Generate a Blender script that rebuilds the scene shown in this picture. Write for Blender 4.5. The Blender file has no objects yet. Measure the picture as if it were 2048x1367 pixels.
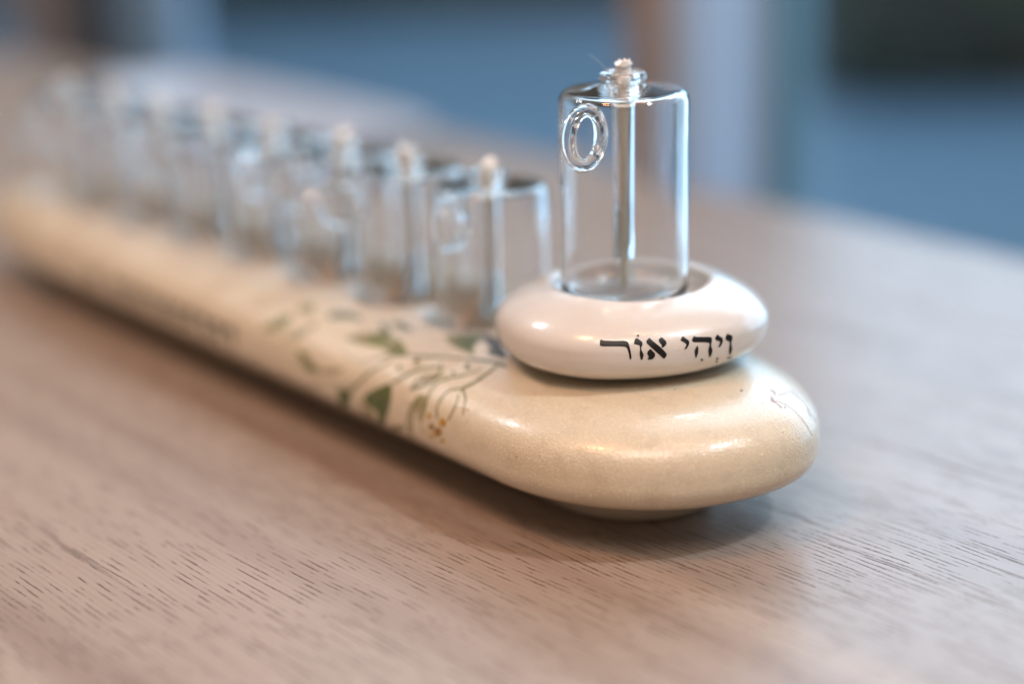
import bpy, bmesh, math, random
from mathutils import Vector, Matrix, noise
from mathutils.bvhtree import BVHTree
from mathutils.geometry import delaunay_2d_cdt
random.seed(7)
R = math.radians
sc = bpy.context.scene
# ------------------------------------------------------------------ camera
PITCH, ROLL, CAM_H, FPX = R(16.928), R(1.5), 0.1242, 3413.0
F = Vector((0, math.cos(PITCH), -math.sin(PITCH)))
R0 = Vector((1, 0, 0)); U0 = R0.cross(F)
CU = math.cos(ROLL)*U0 + math.sin(ROLL)*R0
CR = math.cos(ROLL)*R0 - math.sin(ROLL)*U0
EYE = Vector((0, 0, CAM_H))
cd = bpy.data.cameras.new('camera'); cam = bpy.data.objects.new('camera', cd); sc.collection.objects.link(cam)
cam.matrix_world = Matrix(((CR.x, CU.x, -F.x, EYE.x), (CR.y, CU.y, -F.y, EYE.y), (CR.z, CU.z, -F.z, EYE.z), (0, 0, 0, 1)))
cd.sensor_width = 36; cd.lens = FPX/2048*36; cd.clip_start = 0.01; cd.clip_end = 200
cd.dof.use_dof = True; cd.dof.focus_distance = 0.297; cd.dof.aperture_fstop = 3.7
cd.dof.aperture_blades = 0
sc.camera = cam
# ------------------------------------------------------------------ world and lamps
w = bpy.data.worlds.new("World"); sc.world = w; w.use_nodes = True
bg = w.node_tree.nodes['Background']; bg.inputs[0].default_value = (1.0, 0.84, 0.70, 1); bg.inputs[1].default_value = 0.24
sc.view_settings.view_transform = 'Standard'; sc.view_settings.look = 'None'; sc.view_settings.gamma = 1
sc.view_settings.exposure = -0.03
sc.cycles.max_bounces = 24; sc.cycles.transmission_bounces = 24; sc.cycles.glossy_bounces = 8; sc.cycles.transparent_max_bounces = 16
sc.cycles.sample_clamp_indirect = 0
def lamp(name, loc, target, sx, sy, power, col, shape='RECTANGLE'):
    l = bpy.data.lights.new(name, 'AREA'); l.shape = shape; l.size = sx; l.size_y = sy; l.energy = power; l.color = col
    o = bpy.data.objects.new(name, l); sc.collection.objects.link(o); o.location = loc
    o.rotation_euler = (Vector(target)-Vector(loc)).to_track_quat('-Z', 'Y').to_euler(); return o
lamp('window_daylight', (1.20, 1.15, 0.10), (0.1, 0.35, 0.10), 1.2, 1.5, 18.0, (0.50, 0.74, 1.0))
lamp('far_window_daylight', (0.72, 1.75, 0.60), (0.1, 0.3, 0.0), 1.1, 0.7, 8.0, (0.42, 0.70, 1.0))
lamp('white_ceiling_lamp', (0.74, -0.09, 1.20), (0.03, 0.3, 0.0), 0.06, 0.06, 10.0, (0.84, 0.93, 1.0), 'ELLIPSE')
lamp('left_window_daylight', (-1.05, 1.0, 1.20), (0.03, 0.3, 0.0), 0.18, 0.22, 5.0, (0.92, 0.95, 1.0))
lamp('high_window_daylight', (0.30, 1.45, 1.50), (0.03, 0.3, 0.0), 0.22, 0.24, 5.0, (0.80, 0.90, 1.0))
for k, (x, y) in enumerate(((.24, .06), (.34, .02), (.45, -.01))):
    lamp('warm_ceiling_lamp', (x, y, 1.2), (0, 0.3, 0.0), 0.035, 0.035, 0.5, (1.0, 0.42, 0.18), 'ELLIPSE')
lamp('ceiling_bounce_fill', (-0.10, -0.62, 1.25), (-0.05, 0.3, 0.0), 0.7, 0.5, 11.0, (1.0, 0.85, 0.74))  # added broad fill in place of light bounced off the ceiling
lamp('warm_pendant_lamp', (-0.52, -0.12, 1.2), (-0.30, 0.2, 0.0), 0.25, 0.25, 7.0, (1.0, 0.47, 0.22), 'ELLIPSE')
lamp('terrace_daylight', (1.0, 5.0, 3.5), (0.2, 4.6, -0.7), 6.0, 5.0, 330.0, (0.60, 0.80, 1.0))
# ------------------------------------------------------------------ helpers
def tag(o, label=None, cat=None, group=None, kind=None):
    for k, v in (('label', label), ('category', cat), ('group', group), ('kind', kind)):
        if v: o[k] = v
    return o
def link(name, me, mat, parent=None, smooth=True):
    o = bpy.data.objects.new(name, me); sc.collection.objects.link(o)
    if mat: me.materials.append(mat)
    if smooth:
        for p in me.polygons: p.use_smooth = True
    if parent: o.parent = parent
    return o
def mesh(name, vs, fs):
    me = bpy.data.meshes.new(name); me.from_pydata([tuple(v) for v in vs], [], fs); me.update(); return me
def bm_mesh(name, bm):
    bmesh.ops.recalc_face_normals(bm, faces=bm.faces[:])
    me = bpy.data.meshes.new(name); bm.to_mesh(me); bm.free(); return me
def empty(name, loc=(0, 0, 0), rz=0):
    o = bpy.data.objects.new(name, None); sc.collection.objects.link(o); o.location = loc; o.rotation_euler = (0, 0, rz)
    o.empty_display_size = .01; return o
def lathe(prof, n=72, closed=False):
    """prof: (r,z) list; returns verts, faces. closed joins last ring with first"""
    vs, fs, rings = [], [], []
    for r, z in prof:
        if r < 1e-7: rings.append([len(vs)]); vs.append((0, 0, z))
        else:
            rings.append(list(range(len(vs), len(vs)+n)))
            for k in range(n):
                a = 2*math.pi*k/n; vs.append((r*math.cos(a), r*math.sin(a), z))
    pr = list(zip(rings, rings[1:])) + ([(rings[-1], rings[0])] if closed else [])
    for A, B in pr:
        for k in range(n):
            k2 = (k+1) % n
            if len(A) == 1 and len(B) == 1: continue
            if len(A) == 1: fs.append((A[0], B[k2], B[k]))
            elif len(B) == 1: fs.append((A[k], A[k2], B[0]))
            else: fs.append((A[k], A[k2], B[k2], B[k]))
    return vs, fs
def arc(cx, cz, r, a0, a1, n):
    return [(cx+r*math.cos(R(a0+(a1-a0)*k/n)), cz+r*math.sin(R(a0+(a1-a0)*k/n))) for k in range(n+1)]
def torus(cen, U, V, Rm, rm, n=48, m=16, sq=1.0):
    N = U.cross(V); vs, fs = [], []
    for i in range(n):
        a = 2*math.pi*i/n; d = U*math.cos(a)+V*math.sin(a)
        for j in range(m):
            b = 2*math.pi*j/m
            vs.append(cen + d*(Rm+rm*math.cos(b)) + N*(rm*sq*math.sin(b)))
    for i in range(n):
        for j in range(m):
            fs.append((i*m+j, ((i+1) % n)*m+j, ((i+1) % n)*m+(j+1) % m, i*m+(j+1) % m))
    return vs, fs
def box_mesh(name, lo, hi, M=None, bevel=0.0015):
    bm = bmesh.new(); bmesh.ops.create_cube(bm, size=1)
    for v in bm.verts:
        v.co = Vector([lo[i]+(v.co[i]+.5)*(hi[i]-lo[i]) for i in range(3)])
    if bevel: bmesh.ops.bevel(bm, geom=bm.edges[:], offset=bevel, segments=3, affect='EDGES', profile=.6)
    if M: bmesh.ops.transform(bm, matrix=M, verts=bm.verts[:])
    return bm_mesh(name, bm)
# ------------------------------------------------------------------ materials
class NT:
    def __init__(s, name):
        s.m = bpy.data.materials.new(name); s.m.use_nodes = True; s.t = s.m.node_tree
        s.b = s.t.nodes['Principled BSDF']; s.out = s.t.nodes['Material Output']
    def n(s, typ, **kw):
        nd = s.t.nodes.new(typ)
        for k, v in kw.items():
            if k in nd.inputs.keys() if isinstance(k, str) else False: pass
            setattr(nd, k, v)
        return nd
    def l(s, a, b): s.t.links.new(a, b)
    def math(s, op, a, b=None, c=None, clamp=False):
        nd = s.t.nodes.new('ShaderNodeMath'); nd.operation = op; nd.use_clamp = clamp
        for i, v in enumerate((a, b, c)):
            if v is None: continue
            if isinstance(v, (int, float)): nd.inputs[i].default_value = v
            else: s.l(v, nd.inputs[i])
        return nd.outputs[0]
    def noise(s, vec, scale, detail=4, rough=.55, dist=0):
        nd = s.t.nodes.new('ShaderNodeTexNoise'); nd.inputs['Scale'].default_value = scale
        nd.inputs['Detail'].default_value = detail; nd.inputs['Roughness'].default_value = rough; nd.inputs['Distortion'].default_value = dist
        if vec is not None: s.l(vec, nd.inputs['Vector'])
        return nd.outputs['Fac']
    def obj(s): return s.t.nodes.new('ShaderNodeTexCoord').outputs['Object']
    def mapping(s, vec, scale=(1, 1, 1), rot=(0, 0, 0), loc=(0, 0, 0)):
        nd = s.t.nodes.new('ShaderNodeMapping'); nd.inputs['Scale'].default_value = scale; nd.inputs['Rotation'].default_value = rot
        nd.inputs['Location'].default_value = loc; s.l(vec, nd.inputs['Vector']); return nd.outputs[0]
    def ramp(s, fac, stops):
        nd = s.t.nodes.new('ShaderNodeValToRGB'); r = nd.color_ramp
        while len(r.elements) < len(stops): r.elements.new(.5)
        for e, (p, c) in zip(r.elements, stops):
            e.position = p; e.color = (*c, 1) if len(c) == 3 else c
        s.l(fac, nd.inputs[0]); return nd.outputs[0]
    def mix(s, fac, a, b, mode='MIX'):
        nd = s.t.nodes.new('ShaderNodeMix'); nd.data_type = 'RGBA'; nd.blend_type = mode
        for i, v in ((0, fac), (6, a), (7, b)):
            if isinstance(v, (int, float)): nd.inputs[i].default_value = v
            elif isinstance(v, tuple): nd.inputs[i].default_value = (*v, 1)
            else: s.l(v, nd.inputs[i])
        return nd.outputs[2]
    def bump(s, h, strength=.3, dist=.0002, prev=None):
        nd = s.t.nodes.new('ShaderNodeBump'); nd.inputs['Strength'].default_value = strength; nd.inputs['Distance'].default_value = dist
        s.l(h, nd.inputs['Height'])
        if prev is not None: s.l(prev, nd.inputs['Normal'])
        return nd.outputs[0]
    def set(s, **kw):
        for k, v in kw.items():
            i = s.b.inputs[k.replace('_', ' ')]
            if isinstance(v, (int, float)): i.default_value = v
            elif isinstance(v, tuple): i.default_value = (*v, 1) if len(v) == 3 and i.type == 'RGBA' else v
            else: s.l(v, i)
        return s
def glass_mat(name, col=(1, 1, 1), rough=0.0, bumpy=0):
    t = NT(name); t.set(Base_Color=col, Roughness=rough, Transmission_Weight=1.0, IOR=1.49)
    if bumpy:
        h = t.noise(t.mapping(t.obj(), (1, 1, .25)), 220, 2); t.set(Normal=t.bump(h, bumpy, .0003))
    return t.m
GLASS = glass_mat('clear_glass', (0.985, 0.995, 1.0), 0, .10)
t = NT('glare_tinted_glass'); t.set(Base_Color=(.72, .82, .95), Transmission_Weight=.6, Roughness=.28, IOR=1.45); GLARE_GLASS = t.m  # paleness and frosting stand in for bright light streaks on the clear tray
def pane_mat():
    t = NT('window_glass'); lw = t.n('ShaderNodeLayerWeight'); fac = t.math('ADD', t.math('MULTIPLY', t.math('POWER', lw.outputs['Facing'], 5), .9), .04)
    tr = t.n('ShaderNodeBsdfTransparent'); tr.inputs[0].default_value = (.94, .97, .97, 1); gl = t.n('ShaderNodeBsdfGlossy'); gl.inputs['Roughness'].default_value = .01
    mx = t.n('ShaderNodeMixShader'); t.l(fac, mx.inputs[0]); t.l(tr.outputs[0], mx.inputs[1]); t.l(gl.outputs[0], mx.inputs[2]); t.l(mx.outputs[0], t.out.inputs[0])
    return t.m
PANE = pane_mat()
def wood_table():
    t = NT('whitewashed_oak'); o = t.mapping(t.obj(), rot=(0, 0, -R(2.97)))
    wob = t.noise(t.mapping(o, (6, 22, 6)), 1, 3)
    sep = t.n('ShaderNodeSeparateXYZ'); t.l(o, sep.inputs[0])
    y = t.math('ADD', sep.outputs[1], t.math('MULTIPLY', wob, .010))
    # growth ring rows about 1.7 mm apart
    ph = t.math('MULTIPLY', y, 2*math.pi/.00125)
    cx = t.n('ShaderNodeCombineXYZ'); t.l(sep.outputs[0], cx.inputs[0]); t.l(y, cx.inputs[1])
    drift = t.noise(t.mapping(cx.outputs[0], (18, 160, 1)), 1, 2)
    row = t.math('SINE', t.math('ADD', ph, t.math('MULTIPLY', drift, 9)))
    pores = t.noise(t.mapping(cx.outputs[0], (120, 1300, 1)), 1, 2.5, .6)
    fine = t.noise(t.mapping(cx.outputs[0], (1100, 3600, 1)), 1, 2, .6)
    longl = t.noise(t.mapping(cx.outputs[0], (14, 620, 1)), 1, 3, .6)
    big = t.noise(t.mapping(cx.outputs[0], (3.2, 26, 1)), 1, 3, .6)
    band = t.noise(t.mapping(cx.outputs[0], (1.0, 60, 1), loc=(3, 1.3, 0)), 1, 3, .6)
    jag = t.math('MULTIPLY', t.math('SUBTRACT', fine, .5), 1.6)
    rm = t.math('MULTIPLY', t.math('SUBTRACT', t.math('ADD', row, jag), .62), 5, clamp=True)
    thr = t.math('SUBTRACT', .50, t.math('MULTIPLY', t.math('SUBTRACT', big, .5), .35))
    seg = t.math('MULTIPLY', t.math('SUBTRACT', t.math('ADD', pores, t.math('MULTIPLY', jag, .08)), thr), 16, clamp=True)
    dash = t.math('MULTIPLY', rm, seg)
    b = t.math('ADD', longl, t.math('MULTIPLY', t.math('SUBTRACT', fine, .5), .14))
    b = t.math('ADD', b, t.math('MULTIPLY', t.math('SUBTRACT', pores, .5), .10))
    plank = t.math('MULTIPLY', t.math('SUBTRACT', .246, t.math('ADD', sep.outputs[1], t.math('MULTIPLY', wob, .012))), 260, clamp=True)
    lines = t.math('MULTIPLY', t.math('SUBTRACT', t.math('ADD', b, t.math('MULTIPLY', plank, .055)), .645), 9, clamp=True)
    dark = t.math('MAXIMUM', dash, lines)
    base = t.ramp(band, [(.30, (.275, .195, .150)), (.47, (.34, .258, .205)), (.60, (.385, .30, .242)), (.75, (.305, .22, .172))])
    base = t.mix(t.math('MULTIPLY', plank, .5), base, (.25, .21, .185))
    soft = t.math('MULTIPLY', t.math('ADD', row, 1), .08)
    base = t.mix(soft, base, (.17, .12, .09))
    sl = t.math('MULTIPLY', t.math('SUBTRACT', longl, .52), 2.2, clamp=True)
    base = t.mix(t.math('MULTIPLY', sl, .35), base, (.19, .135, .11))
    micro = t.noise(t.mapping(cx.outputs[0], (500, 5000, 1)), 1, 2)
    base = t.mix(t.math('MULTIPLY', micro, .14), base, (.2, .15, .12))
    col = t.mix(t.math('MULTIPLY', dark, .86), base, (.075, .038, .018))
    h = t.math('SUBTRACT', t.math('MULTIPLY', micro, .15), dark)
    h = t.math('SUBTRACT', h, t.math('MULTIPLY', sl, .3))
    t.set(Base_Color=col, Roughness=t.math('ADD', t.math('MULTIPLY', dark, .25), .40), Normal=t.bump(h, .55, .00012), Specular_IOR_Level=.6, Coat_Weight=.2, Coat_Roughness=.32)
    return t.m
WOOD = wood_table()
def ceramic(name, c1, c2, rough, spark, speck, sss):
    t = NT(name); o = t.obj()
    big = t.noise(o, 28, 3); mid = t.noise(o, 240, 4, .6); fine = t.noise(o, 1900, 3, .7); mic = t.noise(o, 2300, 2, .6)
    col = t.mix(t.math('MULTIPLY', t.math('SUBTRACT', big, .3), 2.2, clamp=True), c1, c2)
    m = t.math('MULTIPLY', t.math('SUBTRACT', mid, .5), 3.0, clamp=True)
    col = t.mix(t.math('MULTIPLY', m, speck), col, tuple(x*.74 for x in c2))
    g = t.math('MULTIPLY', t.math('SUBTRACT', fine, .52), 4.5, clamp=True)
    col = t.mix(t.math('MULTIPLY', g, speck*.9), col, tuple(min(1, x*1.35) for x in c1))
    # a few darker iron specks
    v = t.n('ShaderNodeTexVoronoi'); v.inputs['Scale'].default_value = 330; t.l(o, v.inputs['Vector'])
    sepc = t.n('ShaderNodeSeparateColor'); t.l(v.outputs['Color'], sepc.inputs[0])
    sp = t.math('MULTIPLY', t.math('LESS_THAN', v.outputs['Distance'], .075), t.math('GREATER_THAN', sepc.outputs[0], .90))
    col = t.mix(t.math('MULTIPLY', sp, .65), col, (.10, .06, .03))
    n1 = t.bump(mic, spark, .00010); n2 = t.bump(mid, spark*.25, .00015, n1)
    t.set(Base_Color=col, Roughness=rough, Normal=n2, Specular_IOR_Level=.5, Coat_Weight=.8, Coat_Roughness=.08, Coat_Normal=t.bump(t.math('MULTIPLY', t.math('SUBTRACT', mic, .46), 3.5, clamp=True), spark, .000026))
    t.set(Subsurface_Weight=sss, Subsurface_Radius=(.004, .002, .001), Subsurface_Scale=1.0)
    return t.m
STONE = ceramic('sand_glaze', (.63, .555, .43), (.56, .47, .34), .38, 1.0, .62, .10)
CREAM = ceramic('cream_glaze', (.66, .63, .60), (.615, .58, .545), .34, .16, .10, .12)
RAW = ceramic('unglazed_foot', (.66, .54, .42), (.6, .48, .36), .7, .1, .2, 0)
t = NT('black_enamel'); h = t.noise(t.obj(), 2500, 3)
t.set(Base_Color=(.009, .010, .010), Specular_IOR_Level=.3, Roughness=.38, Normal=t.bump(h, .5, .00006)); INK = t.m
def paint(name, c1, c2, alpha, lo=.35, sc_=330):
    t = NT(name); o = t.obj(); n1 = t.noise(o, sc_, 4, .6)
    t.set(Base_Color=t.mix(t.math('MULTIPLY', t.math('SUBTRACT', n1, .3), 2.4, clamp=True), c1, c2), Roughness=.32)
    a = t.math('MULTIPLY', t.math('SUBTRACT', t.noise(t.mapping(o, loc=(.3, .1, 0)), sc_*.8, 4, .65), lo), 3.2, clamp=True)
    t.set(Alpha=t.math('MULTIPLY', a, alpha)); return t.m
P_OLIVE = paint('olive_watercolour', (.12, .14, .03), (.24, .24, .08), .85, .25)
P_PALE = paint('pale_olive_watercolour', (.26, .24, .10), (.36, .32, .17), .75, .3)
P_DARK = paint('dark_green_watercolour', (.05, .08, .018), (.12, .15, .045), .92, .15)
P_TEAL = paint('grey_teal_watercolour', (.10, .14, .11), (.16, .19, .15), .8, .22)
P_STEM = paint('stem_green_watercolour', (.10, .12, .055), (.19, .18, .07), .95, .12)
P_GOLD = paint('gold_watercolour', (.50, .30, .03), (.38, .19, .02), .95, .05)
P_BROWN = paint('ochre_brown_watercolour', (.24, .11, .015), (.34, .17, .02), .97, .05)
P_GREY = paint('grey_print', (.05, .045, .035), (.09, .075, .06), .9, .05)
P_RUST = paint('rust_brown_glaze', (.33, .19, .145), (.42, .28, .22), .85, .1, 900)
t = NT('cotton_wick'); o = t.obj()
wv = t.n('ShaderNodeTexWave', wave_type='BANDS', bands_direction='DIAGONAL'); wv.inputs['Scale'].default_value = 420; wv.inputs['Distortion'].default_value = 3; t.l(o, wv.inputs['Vector'])
t.set(Base_Color=t.mix(wv.outputs['Fac'], (.76, .75, .72), (.90, .89, .87)), Roughness=.9, Normal=t.bump(wv.outputs['Fac'], .6, .0002), Subsurface_Weight=.2, Subsurface_Radius=(.001, .001, .001)); WICK = t.m
t = NT('used_wick'); o = t.obj(); t.set(Base_Color=t.mix(t.noise(o, 900, 3), (.66, .63, .50), (.86, .83, .74)), Roughness=.9); WICKIN = t.m
t = NT('lint'); t.set(Base_Color=(.7, .75, .8), Roughness=.5, Alpha=.45); LINT = t.m
def plain(name, c, rough=.5, c2=None, sc_=8, metal=0):
    t = NT(name); o = t.obj(); c2 = c2 or tuple(x*.8 for x in c)
    t.set(Base_Color=t.mix(t.noise(o, sc_, 4), c, c2), Roughness=rough, Metallic=metal); return t.m
BROWNW = plain('brown_timber', (.36, .29, .25), .5, (.29, .23, .195), 12)
ALU = plain('daylit_metal_frame', (.44, .62, .86), .35, (.38, .55, .78), 5)  # bluish daylight falling on the frame is mixed into this colour
TEALP = plain('dark_teal_seal', (.12, .26, .34), .3)
PAVE = None
def paving():
    t = NT('blue_grey_paving'); o = t.obj()
    br = t.n('ShaderNodeTexBrick'); br.inputs['Scale'].default_value = 1.6; br.inputs['Color1'].default_value = (.15, .255, .36, 1)
    br.inputs['Color2'].default_value = (.19, .30, .42, 1); br.inputs['Mortar'].default_value = (.07, .14, .22, 1); br.inputs['Mortar Size'].default_value = .015
    t.l(o, br.inputs['Vector'])
    t.set(Base_Color=t.mix(t.math('MULTIPLY', t.noise(o, 1.3, 4), .5), br.outputs['Color'], (.06, .13, .22)), Roughness=.55); return t.m
PAVE = paving()
def leafmat(name, c1, c2):
    t = NT(name); t.set(Base_Color=t.mix(t.noise(t.obj(), 5, 3), c1, c2), Roughness=.6); return t.m
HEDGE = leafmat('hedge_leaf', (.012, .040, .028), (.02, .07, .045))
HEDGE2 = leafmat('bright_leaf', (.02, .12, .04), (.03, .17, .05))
BARK = plain('dark_bark', (.025, .02, .018), .9)
SOIL = plain('dark_soil', (.03, .03, .028), .9)
# ------------------------------------------------------------------ table and setting
ALONG = Vector((-.6, .8, 0)); OUT = Vector((.8, .6, 0)); E0 = Vector((.002, .671, 0))
ang = math.atan2(.8, -.6)
table = empty('dining_table', (E0.x, E0.y, -.73), ang)
tag(table, 'whitewashed oak table with open grain under the candle holder', 'table')
# local x = along grain, local y = toward the room (OUT is -y)
def table_top():
    out = [(-1.0 + 1.0*k/8, 0.0) for k in range(8)] + [(1.15*k/24, .15*(1.15*k/24)**2) for k in range(25)] + [(1.15, 1.0), (-1.0, 1.0)]
    bm = bmesh.new(); vv = [bm.verts.new((x, y, .700)) for x, y in out]; f = bm.faces.new(vv)
    r = bmesh.ops.extrude_face_region(bm, geom=[f])
    for v in r['geom']:
        if isinstance(v, bmesh.types.BMVert): v.co.z = .730
    bmesh.ops.bevel(bm, geom=[e for e in bm.edges if abs(e.verts[0].co.z-e.verts[1].co.z) < 1e-6], offset=.004, segments=3, affect='EDGES', profile=.6)
    return bm_mesh('table_top', bm)
top = link('table_top', table_top(), WOOD, table, False)
for x in (-.85, .95):
    for y in (.10, .85):
        link('leg', box_mesh('leg', (x, y+.12, 0), (x+.07, y+.19, .6995)), WOOD, table)
me = mesh('terrace_ground', [(-60, -20, -.734), (60, -20, -.734), (60, 90, -.734), (-60, 90, -.734)], [(0, 1, 2, 3)])
tag(link('terrace_ground', me, PAVE, smooth=False), kind='structure')
# ------------------------------------------------------------------ pebble base
DIR = Vector((-.640673, .767814, 0)); PER = Vector((.767814, .640673, 0)); S0 = Vector((.021694, .30984, 0))
MROW = Matrix(((DIR.x, PER.x, 0, S0.x), (DIR.y, PER.y, 0, S0.y), (0, 0, 1, 0), (0, 0, 0, 1)))
SP, T0 = .0265, .040
ROW = [T0+SP*i for i in range(8)]
NEAR, FAR, LN, LT, WF0, WF1, WB0, WB1, BOW = .0413, .2725, .0405, .070, .0386, .0235, .0280, .0265, .0018
ZE, ZB, ZT, MU, ML = .0154, .0055, .0278, 2.85, 2.567
HOLE_R, HOLE_D = .01285, .0088
LEN = NEAR+FAR
def base_xy(u, v, side):
    """(u, v) in the unit disk; side -1 nose half, 0 straight part (u = 0..1 along it), 1 tail half"""
    X = LN+u*LN if side < 0 else (LEN-LT+u*LT if side > 0 else LN+u*(LEN-LT-LN))
    W = (WF0+(WF1-WF0)*X/LEN) if v < 0 else (WB0+(WB1-WB0)*X/LEN)
    return X-NEAR, v*W+BOW*4*(X/LEN)*(1-X/LEN)
def build_base():
    NV, NC, NM = 88, 56, 240
    cols = [(-1, i/NC) for i in range(NC)] + [(0, i/NM) for i in range(NM)] + [(1, i/NC) for i in range(NC+1)]
    vs, fs = [], []
    def sheet(up):
        idx = {}
        for i, (side, f) in enumerate(cols):
            for j in range(NV+1):
                q = 2*j/NV-1; q = math.sin(q*math.pi/2)*.6+q*.4
                if side: 
                    p = (f-1) if side < 0 else f
                    p = math.sin(p*math.pi/2)*.6+p*.4
                    dx = p*math.sqrt(max(0, 1-q*q/2)); dy = q*math.sqrt(max(0, 1-p*p/2))
                else: dx, dy = 0, q
                r = min(1, math.hypot(dx, dy)); rr = math.sin(r*math.pi/2)
                k = rr/r if r > 1e-9 else 1
                ux, uy = dx*k, dy*k
                m = MU if up else ML
                hz = max(0, 1-rr**m)**(1/m)
                z = ZE+(ZT-ZE)*hz if up else ZE-(ZE-ZB)*hz
                x, y = base_xy(ux if side else f, uy, side)
                if up:
                    z += noise.noise(Vector((x*30, y*30, z*20)))*.0004*hz
                    for t in ROW:
                        d = math.hypot(x-t, y)
                        if d < HOLE_R+.0025:
                            if d < HOLE_R: z0 = ZT-HOLE_D
                            else:
                                ff_ = (d-HOLE_R)/.0025; z0 = ZT-HOLE_D*max(0, (1-ff_**.45))**1.6
                            z = min(z, z0)
                if (i in (0, len(cols)-1) or j in (0, NV)) and not up: idx[i, j] = top_idx[i, j]
                else: idx[i, j] = len(vs); vs.append((x, y, z))
        for i in range(len(cols)-1):
            for j in range(NV):
                f = (idx[i, j], idx[i+1, j], idx[i+1, j+1], idx[i, j+1])
                fs.append(f if up else f[::-1])
        return idx
    top_idx = sheet(True); sheet(False)
    return vs, fs
menorah = empty('candle_holder', (S0.x, S0.y, 0), math.atan2(DIR.y, DIR.x))
menorah.scale = (1, 1, 1)
MEN = Matrix.Translation(S0) @ Matrix.Rotation(math.atan2(DIR.y, DIR.x), 4, 'Z')
# in the holder's frame: +x along the row, +y = -PER ; flip y of row-frame data
def flip(vs, fs): return [(x, -y, z) for x, y, z in vs], [f[::-1] for f in fs]
tag(menorah, 'long sand coloured ceramic pebble holder for nine oil cups, leaves painted on its side', 'candle holder')
bv, bf = flip(*build_base())
base = link('pebble_base', mesh('pebble_base', bv, bf), STONE, menorah)
# foot ring under the base
fv, ff = [], []
n = 96
for z, kx in ((0.0, .47), (0.0006, .49), (.0085, .56)):
    for k in range(n):
        a = 2*math.pi*k/n; c, s_ = math.cos(a), math.sin(a); side = -1 if c < -1e-9 else 1
        x, y = base_xy(c*kx, s_*kx, side); x += .0015 if side < 0 else 0; fv.append((x, -y, z))
for r in range(2):
    for k in range(n): ff.append((r*n+k, r*n+(k+1) % n, (r+1)*n+(k+1) % n, (r+1)*n+k))
ff.append(tuple(range(n))[::-1]); ff.append(tuple(range(2*n, 3*n)))
link('foot', mesh('foot', fv, ff), RAW, menorah)
# ------------------------------------------------------------------ shamash stone
SZ0 = .0268
def build_stone():
    HR, HD = .0141, .0034
    vs, fs, rings = [], [], []
    n = 128
    H, ze, AX, BY, ROT = .0171, .0079, .0254, .0239, .2958
    cx, cy = .0008, -.0002; MUs, MLs, En = 1.9287, 3.02, 2.224
    prof = [('h', r, 0) for r in (0, .004, .008, .011, .0126)] + [('h', .0134, .0008), ('h', .0138, .002)]
    prof += [('r', 0, -.0022), ('r', .00012, -.0013), ('r', .0004, -.0006), ('r', .0009, -.00015)]
    for k in range(1, 40): prof.append(('o', math.sin(k/40*math.pi/2), 0))
    for k in range(0, 40): prof.append(('u', math.cos(k/40*math.pi/2), 0))
    ZH = .0111
    def dome(r, K): return ze+(H-ze)*max(0, 1-(r/K)**MUs)**(1/MUs)
    for kind, p, q in prof:
        if kind == 'h' and p == 0: vs.append((cx, cy, ZH)); rings.append([len(vs)-1]); continue
        ring = []
        for k in range(n):
            a = 2*math.pi*k/n; c, s = math.cos(a), math.sin(a)
            K = (abs(c/AX)**En+abs(s/BY)**En)**(-1/En)
            hw = HR*(1+.010*math.sin(2*a+1))
            if kind == 'h': r, z = p, ZH+q
            elif kind == 'r': r = hw+p; z = dome(r, K)+q
            elif kind == 'o': r0 = hw+.0013; r = r0+(K-r0)*p; z = dome(r, K)
            else: r = K*p; z = ze-ze*max(0, 1-p**MLs)**(1/MLs)
            x, y = r*c, r*s
            # mild hand-shaped unevenness
            z += .00025*noise.noise(Vector((x*70, y*70, z*60)))*min(1, r/.014)
            X, Y = cx+x*math.cos(ROT)-y*math.sin(ROT), cy+x*math.sin(ROT)+y*math.cos(ROT)
            if kind != 'h': z += .0143*X+.0085*Y
            ring.append(len(vs)); vs.append((X, Y, z))
        rings.append(ring)
    for A, Bq in zip(rings, rings[1:]):
        for k in range(n):
            k2 = (k+1) % n
            if len(A) == 1: fs.append((A[0], Bq[k], Bq[k2]))
            else: fs.append((A[k], Bq[k], Bq[k2], A[k2]))
    fs.append(tuple(rings[-1][::-1]))
    return vs, fs
stone_v, stone_f = build_stone()
STONE_W = Matrix.Translation((S0.x, S0.y, SZ0))
ml = MEN.inverted() @ STONE_W
sv = [ml @ Vector(v) for v in stone_v]
bm = bmesh.new(); _m = mesh('t', sv, stone_f); bm.from_mesh(_m); stone_me = bm_mesh('cup_stone', bm)
stone = link('cup_stone', stone_me, CREAM, menorah)
# ------------------------------------------------------------------ prints laid on the glaze
def bvh_of(o):
    return BVHTree.FromPolygons([MEN @ v.co for v in o.data.vertices], [tuple(p.vertices) for p in o.data.polygons])
BV_B, BV_S = bvh_of(base), bvh_of(stone)
MI = MEN.inverted()
def ray(x, y): return (F+CR*((x-1024)/FPX)-CU*((y-683.5)/FPX)).normalized()
def chaikin(pts, k=2, closed=True):
    for _ in range(k):
        o = []
        m = len(pts)
        for i in range(m if closed else m-1):
            a, b = pts[i], pts[(i+1) % m]
            o += [(a[0]*.8+b[0]*.2, a[1]*.8+b[1]*.2), (a[0]*.2+b[0]*.8, a[1]*.2+b[1]*.8)]
        if not closed: o = [pts[0]]+o+[pts[-1]]
        pts = o
    return pts
def inside(p, poly):
    r = False; j = len(poly)-1
    for i in range(len(poly)):
        if (poly[i][1] > p[1]) != (poly[j][1] > p[1]) and p[0] < (poly[j][0]-poly[i][0])*(p[1]-poly[i][1])/(poly[j][1]-poly[i][1])+poly[i][0]: r = not r
        j = i
    return r
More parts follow.
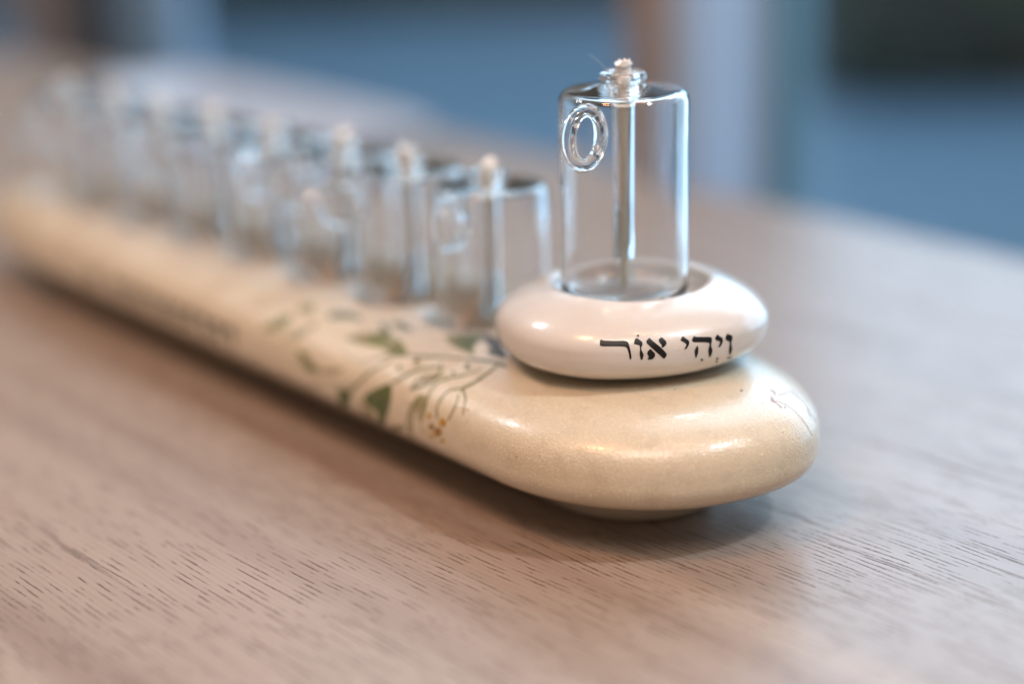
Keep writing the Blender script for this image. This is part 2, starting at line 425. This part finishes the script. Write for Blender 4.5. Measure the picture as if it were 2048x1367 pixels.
def decal(name, polys, mat, parent, bv, lift=.00005, step=3.0):
    """flat print: outlines given on the surface as seen in the reference, draped on the real surface"""
    vs, fs = [], []
    for poly in polys:
        m = len(poly); xs = [p[0] for p in poly]; ys = [p[1] for p in poly]
        pts = [Vector(p) for p in poly]; y = min(ys)
        while y < max(ys):
            x = min(xs)
            while x < max(xs):
                if inside((x, y), poly): pts.append(Vector((x, y)))
                x += step
            y += step
        v2, e2, f2, *_ = delaunay_2d_cdt(pts, [(i, (i+1) % m) for i in range(m)], [], 1, 1e-4)
        off = len(vs); ok = []
        for v in v2:
            hit, nor, i, d = bv.ray_cast(EYE, ray(v.x, v.y))
            if hit is None: ok.append(False); vs.append(Vector((0, 0, 0))); continue
            if nor.dot(ray(v.x, v.y)) > 0: nor = -nor
            ok.append(True); vs.append(MI @ (hit+nor*lift))
        for f in f2:
            if all(ok[i] for i in f): fs.append(tuple(off+i for i in f))
    used = sorted({i for f in fs for i in f}); mp = {i: k for k, i in enumerate(used)}
    me = mesh(name, [vs[i] for i in used], [tuple(mp[i] for i in f) for f in fs])
    bm = bmesh.new(); bm.from_mesh(me); bmesh.ops.remove_doubles(bm, verts=bm.verts[:], dist=1e-7); me = bm_mesh(name, bm)
    return link(name, me, mat, parent)
def circ(x, y, r, ry=None, n=14): return [(x+r*math.cos(2*math.pi*k/n), y+(ry or r)*math.sin(2*math.pi*k/n)) for k in range(n)]
def T(poly, ox, oy, s): return [(ox+x*s, oy+y*s) for x, y in poly]
LET = {
 'resh': [[(255,262),(270,245),(285,260),(400,264),(520,262),(545,278),(558,320),(570,370),(578,420),(577,442),(562,460),(552,400),(538,345),(515,320),(400,318),(260,320),(252,290)]],
 'vav': [[(612,250),(632,232),(668,258),(690,275),(691,310),(674,332),(684,365),(705,402),(690,455),(672,457),(660,395),(667,345),(662,308),(640,303),(600,294)], circ(645, 211, 12)],
 'alef': [[(728,264),(762,230),(782,252),(840,298),(898,348),(938,392),(938,412),(912,449),(870,410),(820,366),(775,326),(735,290)],
          [(852,255),(885,221),(936,270),(936,300),(905,328),(884,334),(888,302),(872,290)], [(772,341),(790,362),(816,385),(821,412),(805,440),(780,452),(745,453),(742,440),(757,430),(738,395),(742,372)]],
 'yod': [[(1080,250),(1102,211),(1135,238),(1168,262),(1170,295),(1150,330),(1135,346),(1115,348),(1132,322),(1142,300),(1120,280),(1082,262)]],
 'he': [[(1195,262),(1200,240),(1218,211),(1232,222),(1320,223),(1398,222),(1402,260),(1392,300),(1396,330),(1409,352),(1400,395),(1385,428),(1371,428),(1361,355),(1376,310),(1374,280),(1300,276),(1212,277)],
        [(1250,308),(1262,330),(1263,375),(1242,435),(1230,434),(1221,360)], circ(1298, 456, 12)],
 'yod2': [[(1430,236),(1455,194),(1480,216),(1510,232),(1513,272),(1495,310),(1480,326),(1462,328),(1476,300),(1486,272),(1465,262),(1440,257)], circ(1455, 443, 11), circ(1449, 475, 11)],
 'vav2': [[(1537,230),(1555,187),(1585,200),(1610,208),(1611,245),(1598,275),(1602,310),(1611,348),(1590,405),(1577,400),(1574,350),(1582,310),(1583,268),(1545,257)], [(1552,429),(1578,428),(1605,421),(1606,434),(1580,440),(1554,441)]],
}
for nm in ('vav2', 'yod2', 'he', 'yod', 'alef', 'vav', 'resh'):
    polys = [T(chaikin(p, 1), 1150, 630, 400/2048) for p in LET[nm]]
    decal('letter', polys, INK, stone, BV_S, .00006, 2.5)
K3 = 600/2048
def t3(p): return T(p, 450, 560, K3)
def stroke(pts, w0, w1):
    p = chaikin(pts, 3, False); L, Rr = [], []
    for i, a in enumerate(p):
        b = p[min(i+1, len(p)-1)]; c = p[max(i-1, 0)]; dx, dy = b[0]-c[0], b[1]-c[1]; d = math.hypot(dx, dy) or 1
        k = i/(len(p)-1); w = (w0*(1-k)+w1*k)/2; L.append((a[0]-dy/d*w, a[1]+dx/d*w)); Rr.append((a[0]+dy/d*w, a[1]-dx/d*w))
    return L+Rr[::-1]
def leaf(poly, mat, st=5): decal('painted_leaf', [t3(chaikin(poly, 2))], mat, base, BV_B, .00005, st)
leaf([(800,410),(870,380),(960,365),(1090,350),(1190,400),(1250,490),(1230,520),(1140,515),(1090,470),(960,440)], P_OLIVE)
leaf([(1050,300),(1085,290),(1120,330),(1130,370),(1070,350)], P_TEAL)
leaf([(1100,290),(1180,280),(1280,325),(1270,352),(1180,335)], P_TEAL)
leaf([(1480,385),(1600,370),(1700,360),(1765,375),(1730,430),(1690,470),(1715,520),(1640,490),(1560,455)], P_OLIVE)
leaf([(1600,380),(1690,380),(1740,390),(1690,450),(1660,480),(1600,440)], P_DARK)
leaf([(230,330),(340,280),(440,225),(470,250),(400,330),(330,350)], P_OLIVE)
leaf([(400,400),(480,330),(600,290),(650,300),(560,370),(460,420)], P_PALE)
leaf([(485,470),(530,480),(590,550),(655,620),(610,645),(530,590)], P_OLIVE)
leaf([(640,610),(740,590),(830,610),(760,640),(680,640)], P_PALE)
leaf([(755,735),(860,750),(862,800),(840,870),(795,860),(775,800)], P_DARK)
leaf([(940,790),(1040,735),(1140,695),(1138,800),(1110,920),(1075,1005),(1045,990),(1045,900),(970,850)], P_DARK)
leaf([(900,800),(960,830),(1020,900),(1030,1000),(960,950)], P_PALE)
leaf([(1350,765),(1390,830),(1355,930),(1330,1000),(1300,900),(1320,820)], P_PALE)
leaf([(1260,860),(1300,800),(1340,770),(1330,860),(1290,940),(1280,1060),(1250,980)], P_PALE)
leaf([(1270,745),(1310,670),(1400,645),(1450,655),(1400,705),(1320,735)], P_PALE)
leaf([(680,230),(800,210),(930,240),(940,280),(820,260),(720,270)], P_TEAL)
leaf([(480,200),(560,150),(620,170),(600,230),(520,240)], P_PALE)
leaf([(1700,360),(1790,370),(1880,400),(1895,455),(1820,470),(1770,420)], P_GREY)
leaf([(1780,500),(1850,440),(1910,470),(1925,540),(1840,520)], P_GREY)
leaf([(1130,1000),(1200,980),(1240,1000),(1200,1030),(1140,1020)], P_PALE)
for pts, w0, w1, m in (
    ([(1920,590),(1850,560),(1720,545),(1500,530),(1250,515),(1100,510),(960,560)], 22, 12, P_TEAL),
    ([(1890,560),(1740,680),(1620,742)], 12, 20, P_STEM), ([(1615,740),(1648,800),(1632,870),(1625,925)], 18, 5, P_STEM),
    ([(1620,738),(1530,750),(1470,810),(1445,880),(1450,940)], 10, 12, P_STEM), ([(1598,780),(1570,870),(1525,955)], 8, 12, P_STEM),
    ([(1470,590),(1380,600),(1250,640),(1150,700)], 16, 20, P_STEM), ([(1140,550),(1000,620),(900,710),(850,770)], 14, 20, P_STEM),
    ([(1660,640),(1450,690),(1390,780),(1350,880)], 10, 16, P_STEM), ([(1330,800),(1262,880),(1240,960),(1260,1040),(1290,1085)], 8, 8, P_STEM),
    ([(1265,745),(1380,715),(1470,650),(1480,560)], 20, 10, P_STEM), ([(1470,655),(1600,665),(1760,600)], 14, 8, P_PALE),
    ([(1270,745),(1300,690),(1360,655),(1465,650)], 10, 14, P_STEM), ([(890,720),(780,720),(690,690),(600,720),(540,790)], 14, 10, P_PALE),
    ([(950,560),(850,540),(790,470)], 10, 8, P_PALE), ([(1365,850),(1340,960),(1345,1040)], 12, 12, P_PALE)):
    decal('painted_stem', [t3(stroke(pts, w0, w1))], m, base, BV_B, .00007, 3)
for x, y, r, m in ((1190,600,17,P_TEAL),(1655,592,19,P_TEAL),(1560,635,13,P_TEAL),(1395,925,15,P_GOLD),(1487,970,24,P_GOLD),(1410,1000,18,P_BROWN),(1454,1034,26,P_BROWN),(1412,1062,15,P_GOLD),(1487,1096,14,P_GOLD),(1660,883,9,P_GOLD),(1310,560,24,P_PALE),(1370,1035,9,P_GOLD)):
    decal('painted_berry', [t3(circ(x, y, r, r*1.15))], m, base, BV_B, .00009, 2.5)
# rust line and blotch at the rounded end
K8 = 350/1595
def t8(p): return T(p, 1350, 650, K8)
for pts, w0, w1 in (([(880,690),(940,690),(1050,745),(1130,820),(1205,920),(1250,1005)], 7, 5), ([(1050,600),(1150,680),(1220,770),(1285,880)], 8, 4),
                    ([(885,690),(925,710),(975,755)], 8, 12), ([(940,640),(1000,625),(1040,600)], 12, 8), ([(870,590),(915,610),(905,640)], 22, 14), ([(1200,740),(1215,800),(1240,840)], 7, 3)):
    decal('rust_mark', [t8(stroke(pts, w0, w1))], P_RUST, base, BV_B, .00005, 1.5)
decal('rust_mark', [t8([(868,640),(905,670),(890,695),(872,690)]), t8(circ(1003, 748, 11, 9))], P_RUST, base, BV_B, .00005, 1.5)
decal('glaze_speck', [t8(circ(606, 597, 16, 7)), t8(circ(793, 706, 5, 4))], P_GREY, base, BV_B, .00005, 1.5)
# the out of focus line of small print along the side
random.seed(3)
x = 180.0; word = []
while x < 472:
    yb = 556+(x-180)*.425; h = 36+ (x-180)*.03; wd = h*.46
    if random.random() > .14:
        k = random.choice((0, 1, 2)); a = []
        sl = .36
        a.append([(x, yb-h/2), (x+wd, yb-h/2+wd*sl), (x+wd, yb-h/2+wd*sl+h*.3), (x, yb-h/2+h*.3)])
        a.append([(x+wd*.68, yb-h*.3), (x+wd, yb-h*.25), (x+wd*.95, yb+h*.55), (x+wd*.68, yb+h*.5)])
        if k: a.append([(x+wd*.05, yb-h*.1), (x+wd*.3, yb-h*.05), (x+wd*.25, yb+h*.4), (x, yb+h*.35)])
        word += a
        x += wd*1.35
    else:
        x += wd*1.3
decal('small_print', word, INK, base, BV_B, .00006, 3)
# ------------------------------------------------------------------ glass oil cups
CR_, WALL = .0120, .0007
def cup_profile():
    o = [(0, 0.0), (.0085, 0.0)] + arc(CR_-.0028, .0028, .0028, -90, 0, 8)
    o += [(CR_, .010), (CR_, .020), (CR_, .030), (CR_, .0362)]
    o += arc(CR_-.0021, .0362, .0021, 8, 84, 8)
    o += [(.0080, .03845), (.0058, .0388), (.0042, .0390), (.0035, .0393)]
    # neck and the rolled bead
    o += [(.0032, .0396)] + arc(.00325, .0405, .00100, -55, 118, 8)
    # bore with the wick tube hanging from it
    o += [(.00210, .0409), (.00190, .0397), (.00185, .0385), (.0016, .0370), (.00145, .020), (.00145, .0080)]
    # lower lip of the tube, back up outside
    o += arc(.00170, .0080, .00025, 200, 340, 5)
    o += [(.00198, .020), (.00205, .0365), (.0024, .0378), (.0042, .0381), (.0075, .0376)]
    o += arc(CR_-.0021, .0362, .0021-WALL, 84, 4, 8)
    o += [(CR_-WALL, .030), (CR_-WALL, .020), (CR_-WALL, .010), (CR_-WALL, .0040)] + arc(CR_-WALL-.0024, .0038, .0024, 0, -90, 8) + [(.006, .0013), (0, .0011)]
    return o
cv, cf = lathe(cup_profile(), 96)
CUP_ME = None
def make_cup(name, bend, seed):
    r = random.Random(seed)
    root = empty(name)
    vs = []
    for x, y, z in cv:
        k = 1+.012*noise.noise(Vector((x*60, y*60, z*30+seed*3)))
        if z > .0398: k *= 1+.10*noise.noise(Vector((x*420, y*420, z*300+seed)))
        rr = math.hypot(x, y)
        if rr < .0026 and z < .037: x += bend*(.037-z)
        dz = .00030*noise.noise(Vector((x*90+seed, y*90, 1))) if z > .0355 and rr > .004 else 0
        vs.append((x*k, y*k, z+dz))
    bm = bmesh.new(); bm.from_mesh(mesh('t', vs, cf)); body = bm_mesh('glass_body', bm)
    link('glass_body', body, GLASS, root)
    # ring handle, radial, local +X
    tv, tf = torus(Vector((CR_+.0036, 0, .0322)), Vector((math.cos(R(10)), -math.sin(R(10)), 0)), Vector((0, 0, 1)), .0047, .00125, 56, 16, 1.0)
    tv = [Vector((v.x-.0004*(1-abs((v.z-.0322)/.0062)), v.y, v.z)) for v in tv]
    bm = bmesh.new(); bm.from_mesh(mesh('t', tv, tf)); link('ring_handle', bm_mesh('ring_handle', bm), GLASS, root)
    # wick
    pr = [(0, .0024), (.0006, .0025), (.0007, .006), (.0007, .0080), (.0008, .012), (.0008, .02), (.0009, .03), (.0012, .0385), (.00135, .0406), (.00135, .0416)]
    wvs, wfs = lathe(pr, 20); o2 = []
    for x, y, z in wvs:
        k = 1+.22*noise.noise(Vector((x*900, y*900, z*500+seed*7)))
        o2.append((x*k+bend*(.037-z)*(z < .037)+.00015*math.sin(z*700+seed), y*k, z))
    # frayed flared head with a hollow end
    n = 20; n0 = len(o2); 
    for (rr, z, jit) in ((.00140, .0420, .0), (.00150, .0424, .0002), (.00175, .0431, .0008), (.00162, .0430, .0008), (.0010, .0422, .0)):
        for k in range(n):
            a = 2*math.pi*k/n; j = jit*(.9*noise.noise(Vector((math.cos(a)*1.7, math.sin(a)*1.7, seed*2.3)))+ (1.5 if abs(((a+1.1+seed) % (2*math.pi))-math.pi) < .5 else 0)-.5)
            o2.append((rr*math.cos(a)*1.05, rr*math.sin(a)*.9, z+j))
    last = n0-n
    for s in range(5):
        A = last if s == 0 else n0+(s-1)*n; Bq = n0+s*n
        for k in range(n): wfs.append((A+k, A+(k+1) % n, Bq+(k+1) % n, Bq+k))
    wfs.append(tuple(range(n0+4*n, n0+5*n)))
    bm = bmesh.new(); bm.from_mesh(mesh('t', o2, wfs)); wk = bm_mesh('wick', bm); wo = link('wick', wk, WICK, root)
    wk.materials.append(WICKIN)
    for p in wk.polygons:
        if p.center.z < .0375: p.material_index = 1
    return root
def copy_thing(o):
    c = o.copy(); sc.collection.objects.link(c)
    for ch in o.children:
        d = ch.copy(); sc.collection.objects.link(d); d.parent = c
    return c
big = make_cup('oil_cup', .006, 1)
big.location = (S0.x-.0003, S0.y-.0002, SZ0+.0112); big.scale = (1, 1, 1.03)
big.rotation_euler = (R(-.3), R(.4), R(-120))
tag(big, 'clear glass oil cup with ring handle standing in the raised cream stone', 'oil cup', 'glass oil cups')
protos = [make_cup('oil_cup', .004, 5), make_cup('oil_cup', -.005, 9)]
nb = ['nearest of the eight low glass cups, right behind the cream stone', 'second low glass cup from the cream stone', 'third low glass cup from the cream stone',
      'fourth low glass cup from the cream stone', 'fifth low glass cup from the cream stone', 'third glass cup from the far end of the holder',
      'next to last glass cup at the far end of the row', 'glass cup at the far end of the row, most blurred of all']
rots = (-118, -150, -128, -100, -140, -112, -135, -125)
for i, t_ in enumerate(ROW):
    o = protos[i] if i < 2 else copy_thing(protos[i % 2])
    p = S0+DIR*t_
    o.location = (p.x, p.y, ZT-HOLE_D+.0002); o.rotation_euler = (R(random.uniform(-1.6, 1.6)), R(random.uniform(-1.6, 1.6)), R(rots[i]))
    o.scale = (1, 1, .915)
    tag(o, nb[i], 'oil cup', 'glass oil cups')
# stray fibre by the wick
fb = big.location+Vector((0, 0, .0418))
p0 = fb+Vector((-.0026, 0, -.0002)); vs, fs = [], []
for k in range(9):
    f = k/8; c = p0+Vector((-.0036*f+.0004*math.sin(f*3), 0, .0044*f+.0003*math.sin(f*4)))
    for a in range(4): vs.append(c+CR*(.00005*math.cos(a*math.pi/2))+CU*(.00005*math.sin(a*math.pi/2)))
for k in range(8):
    for a in range(4): fs.append((k*4+a, k*4+(a+1) % 4, k*4+4+(a+1) % 4, k*4+4+a))
tag(link('stray_fibre', mesh('stray_fibre', vs, fs), LINT), 'hair thin pale fibre sticking up beside the nearest wick', 'fibre')
# ------------------------------------------------------------------ clear glass dish far back on the table
tray = empty('glass_tray', tuple(E0+ALONG*.100-OUT*.062)[:2]+(.0004,), ang)
tag(tray, 'clear glass tray blurred at the far edge of the table', 'tray')
def tray_ring(hx, hy, z, n=64):
    o = []
    for k in range(n):
        a = 2*math.pi*k/n; c, s_ = math.cos(a), math.sin(a); K = (abs(c)**5+abs(s_)**5)**(-1/5); o.append((hx*c*K, hy*s_*K, z))
    return o
prt = [(.085, .016, 0), (.089, .020, .0008), (.096, .025, .007), (.104, .031, .0135), (.1055, .0322, .0146), (.104, .0314, .0152), (.095, .0235, .0082), (.087, .018, .0024), (.083, .014, .0020)]
dv = []; df = []
for hx, hy, z in prt: dv += tray_ring(hx, hy, z)
for r in range(len(prt)-1):
    for k in range(64): df.append((r*64+k, r*64+(k+1) % 64, (r+1)*64+(k+1) % 64, (r+1)*64+k))
df.append(tuple(range(64))[::-1]); df.append(tuple(range((len(prt)-1)*64, len(prt)*64)))
bm = bmesh.new(); bm.from_mesh(mesh('t', dv, df)); link('bowl', bm_mesh('bowl', bm), GLARE_GLASS, tray)
# ------------------------------------------------------------------ window wall and terrace beyond
def wbox(name, s0, s1, n0, n1, z0, z1, mat, parent):
    M = Matrix.Translation(E0) @ Matrix.Rotation(ang, 4, 'Z')
    # local x along, local y = -OUT
    return link(name, box_mesh(name, (s0, -n1, z0), (s1, -n0, z1), M, .002), mat, parent)
win = empty('glazed_door'); tag(win, 'glazed terrace door with brown timber post and pale metal frame behind the table', 'door')
wbox('timber_post', .0190, .0470, .100, .125, -.73, 1.5, BROWNW, win)
wbox('metal_frame', -.002, .0188, .101, .155, -.73, 1.5, ALU, win)
wbox('seal', -.012, -.0022, .140, .160, -.73, 1.5, TEALP, win)
wbox('timber_post', .690, .760, .100, .125, -.73, 1.5, BROWNW, win)
wbox('side_panel', .56, .664, .136, .150, -.73, 1.5, ALU, win)
wbox('metal_frame', .668, .6895, .101, .150, -.73, 1.5, plain('dark_metal_frame', (.10, .115, .13), .4), win)
wbox('pane', .0472, .6675, .128, .134, -.70, 1.5, PANE, win)
wbox('pane', -1.4, -.0125, .142, .148, -.70, 1.5, PANE, win)
wbox('sill', -1.4, .8, .100, .160, -.733, -.702, ALU, win)
def hedge(name, cx, cy, wx, wy, h, z0, n, mat, label, cat, sz=.07, parent=None):
    r = random.Random(int(cx*100)); vs, fs = [], []
    for i in range(n):
        u, v, w_ = r.uniform(-1, 1), r.uniform(-1, 1), r.random()
        c = Vector((cx+u*wx, cy+v*wy, z0+h*w_*(1-.12*noise.noise(Vector((u*3, v*3, 2))))))
        a = Vector((r.gauss(0, 1), r.gauss(0, 1), r.gauss(0, 1))).normalized(); b = a.orthogonal().normalized()
        s = sz*r.uniform(.6, 1.3); k = len(vs); vs += [c-a*s, c+b*s*.45, c+a*s, c-b*s*.45]; fs.append((k, k+1, k+2, k+3))
    o = link(name, mesh(name, vs, fs), mat, parent, False)
    if not parent: tag(o, label, cat)
    return o
hedge('hedge', -.35, 8.6, 1.9, .5, 2.0, -.73, 9000, HEDGE, 'dark green hedge across the terrace, left of the timber post', 'hedge')
hd = empty('shrub'); tag(hd, 'dark evergreen shrub with bright upper leaves seen at the top right', 'shrub')
hedge('crown', 2.30, 5.55, 1.25, .35, 1.6, -.70, 10000, HEDGE, '', '', parent=hd)
tv, tf = lathe([(0, -.73), (.16, -.73), (.12, -.3), (.10, .7), (0, .8)], 16)
link('trunk', mesh('trunk', [(x+1.5, y+5.5, z) for x, y, z in tv], tf), BARK, hd)
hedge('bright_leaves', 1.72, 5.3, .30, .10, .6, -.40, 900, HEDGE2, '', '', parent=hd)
me = mesh('flower_bed', [(.9, 5.4, -.728), (6, 4.7, -.728), (6, 9, -.728), (.9, 9, -.728)], [(0, 1, 2, 3)])
tag(link('flower_bed', me, SOIL, smooth=False), kind='structure')
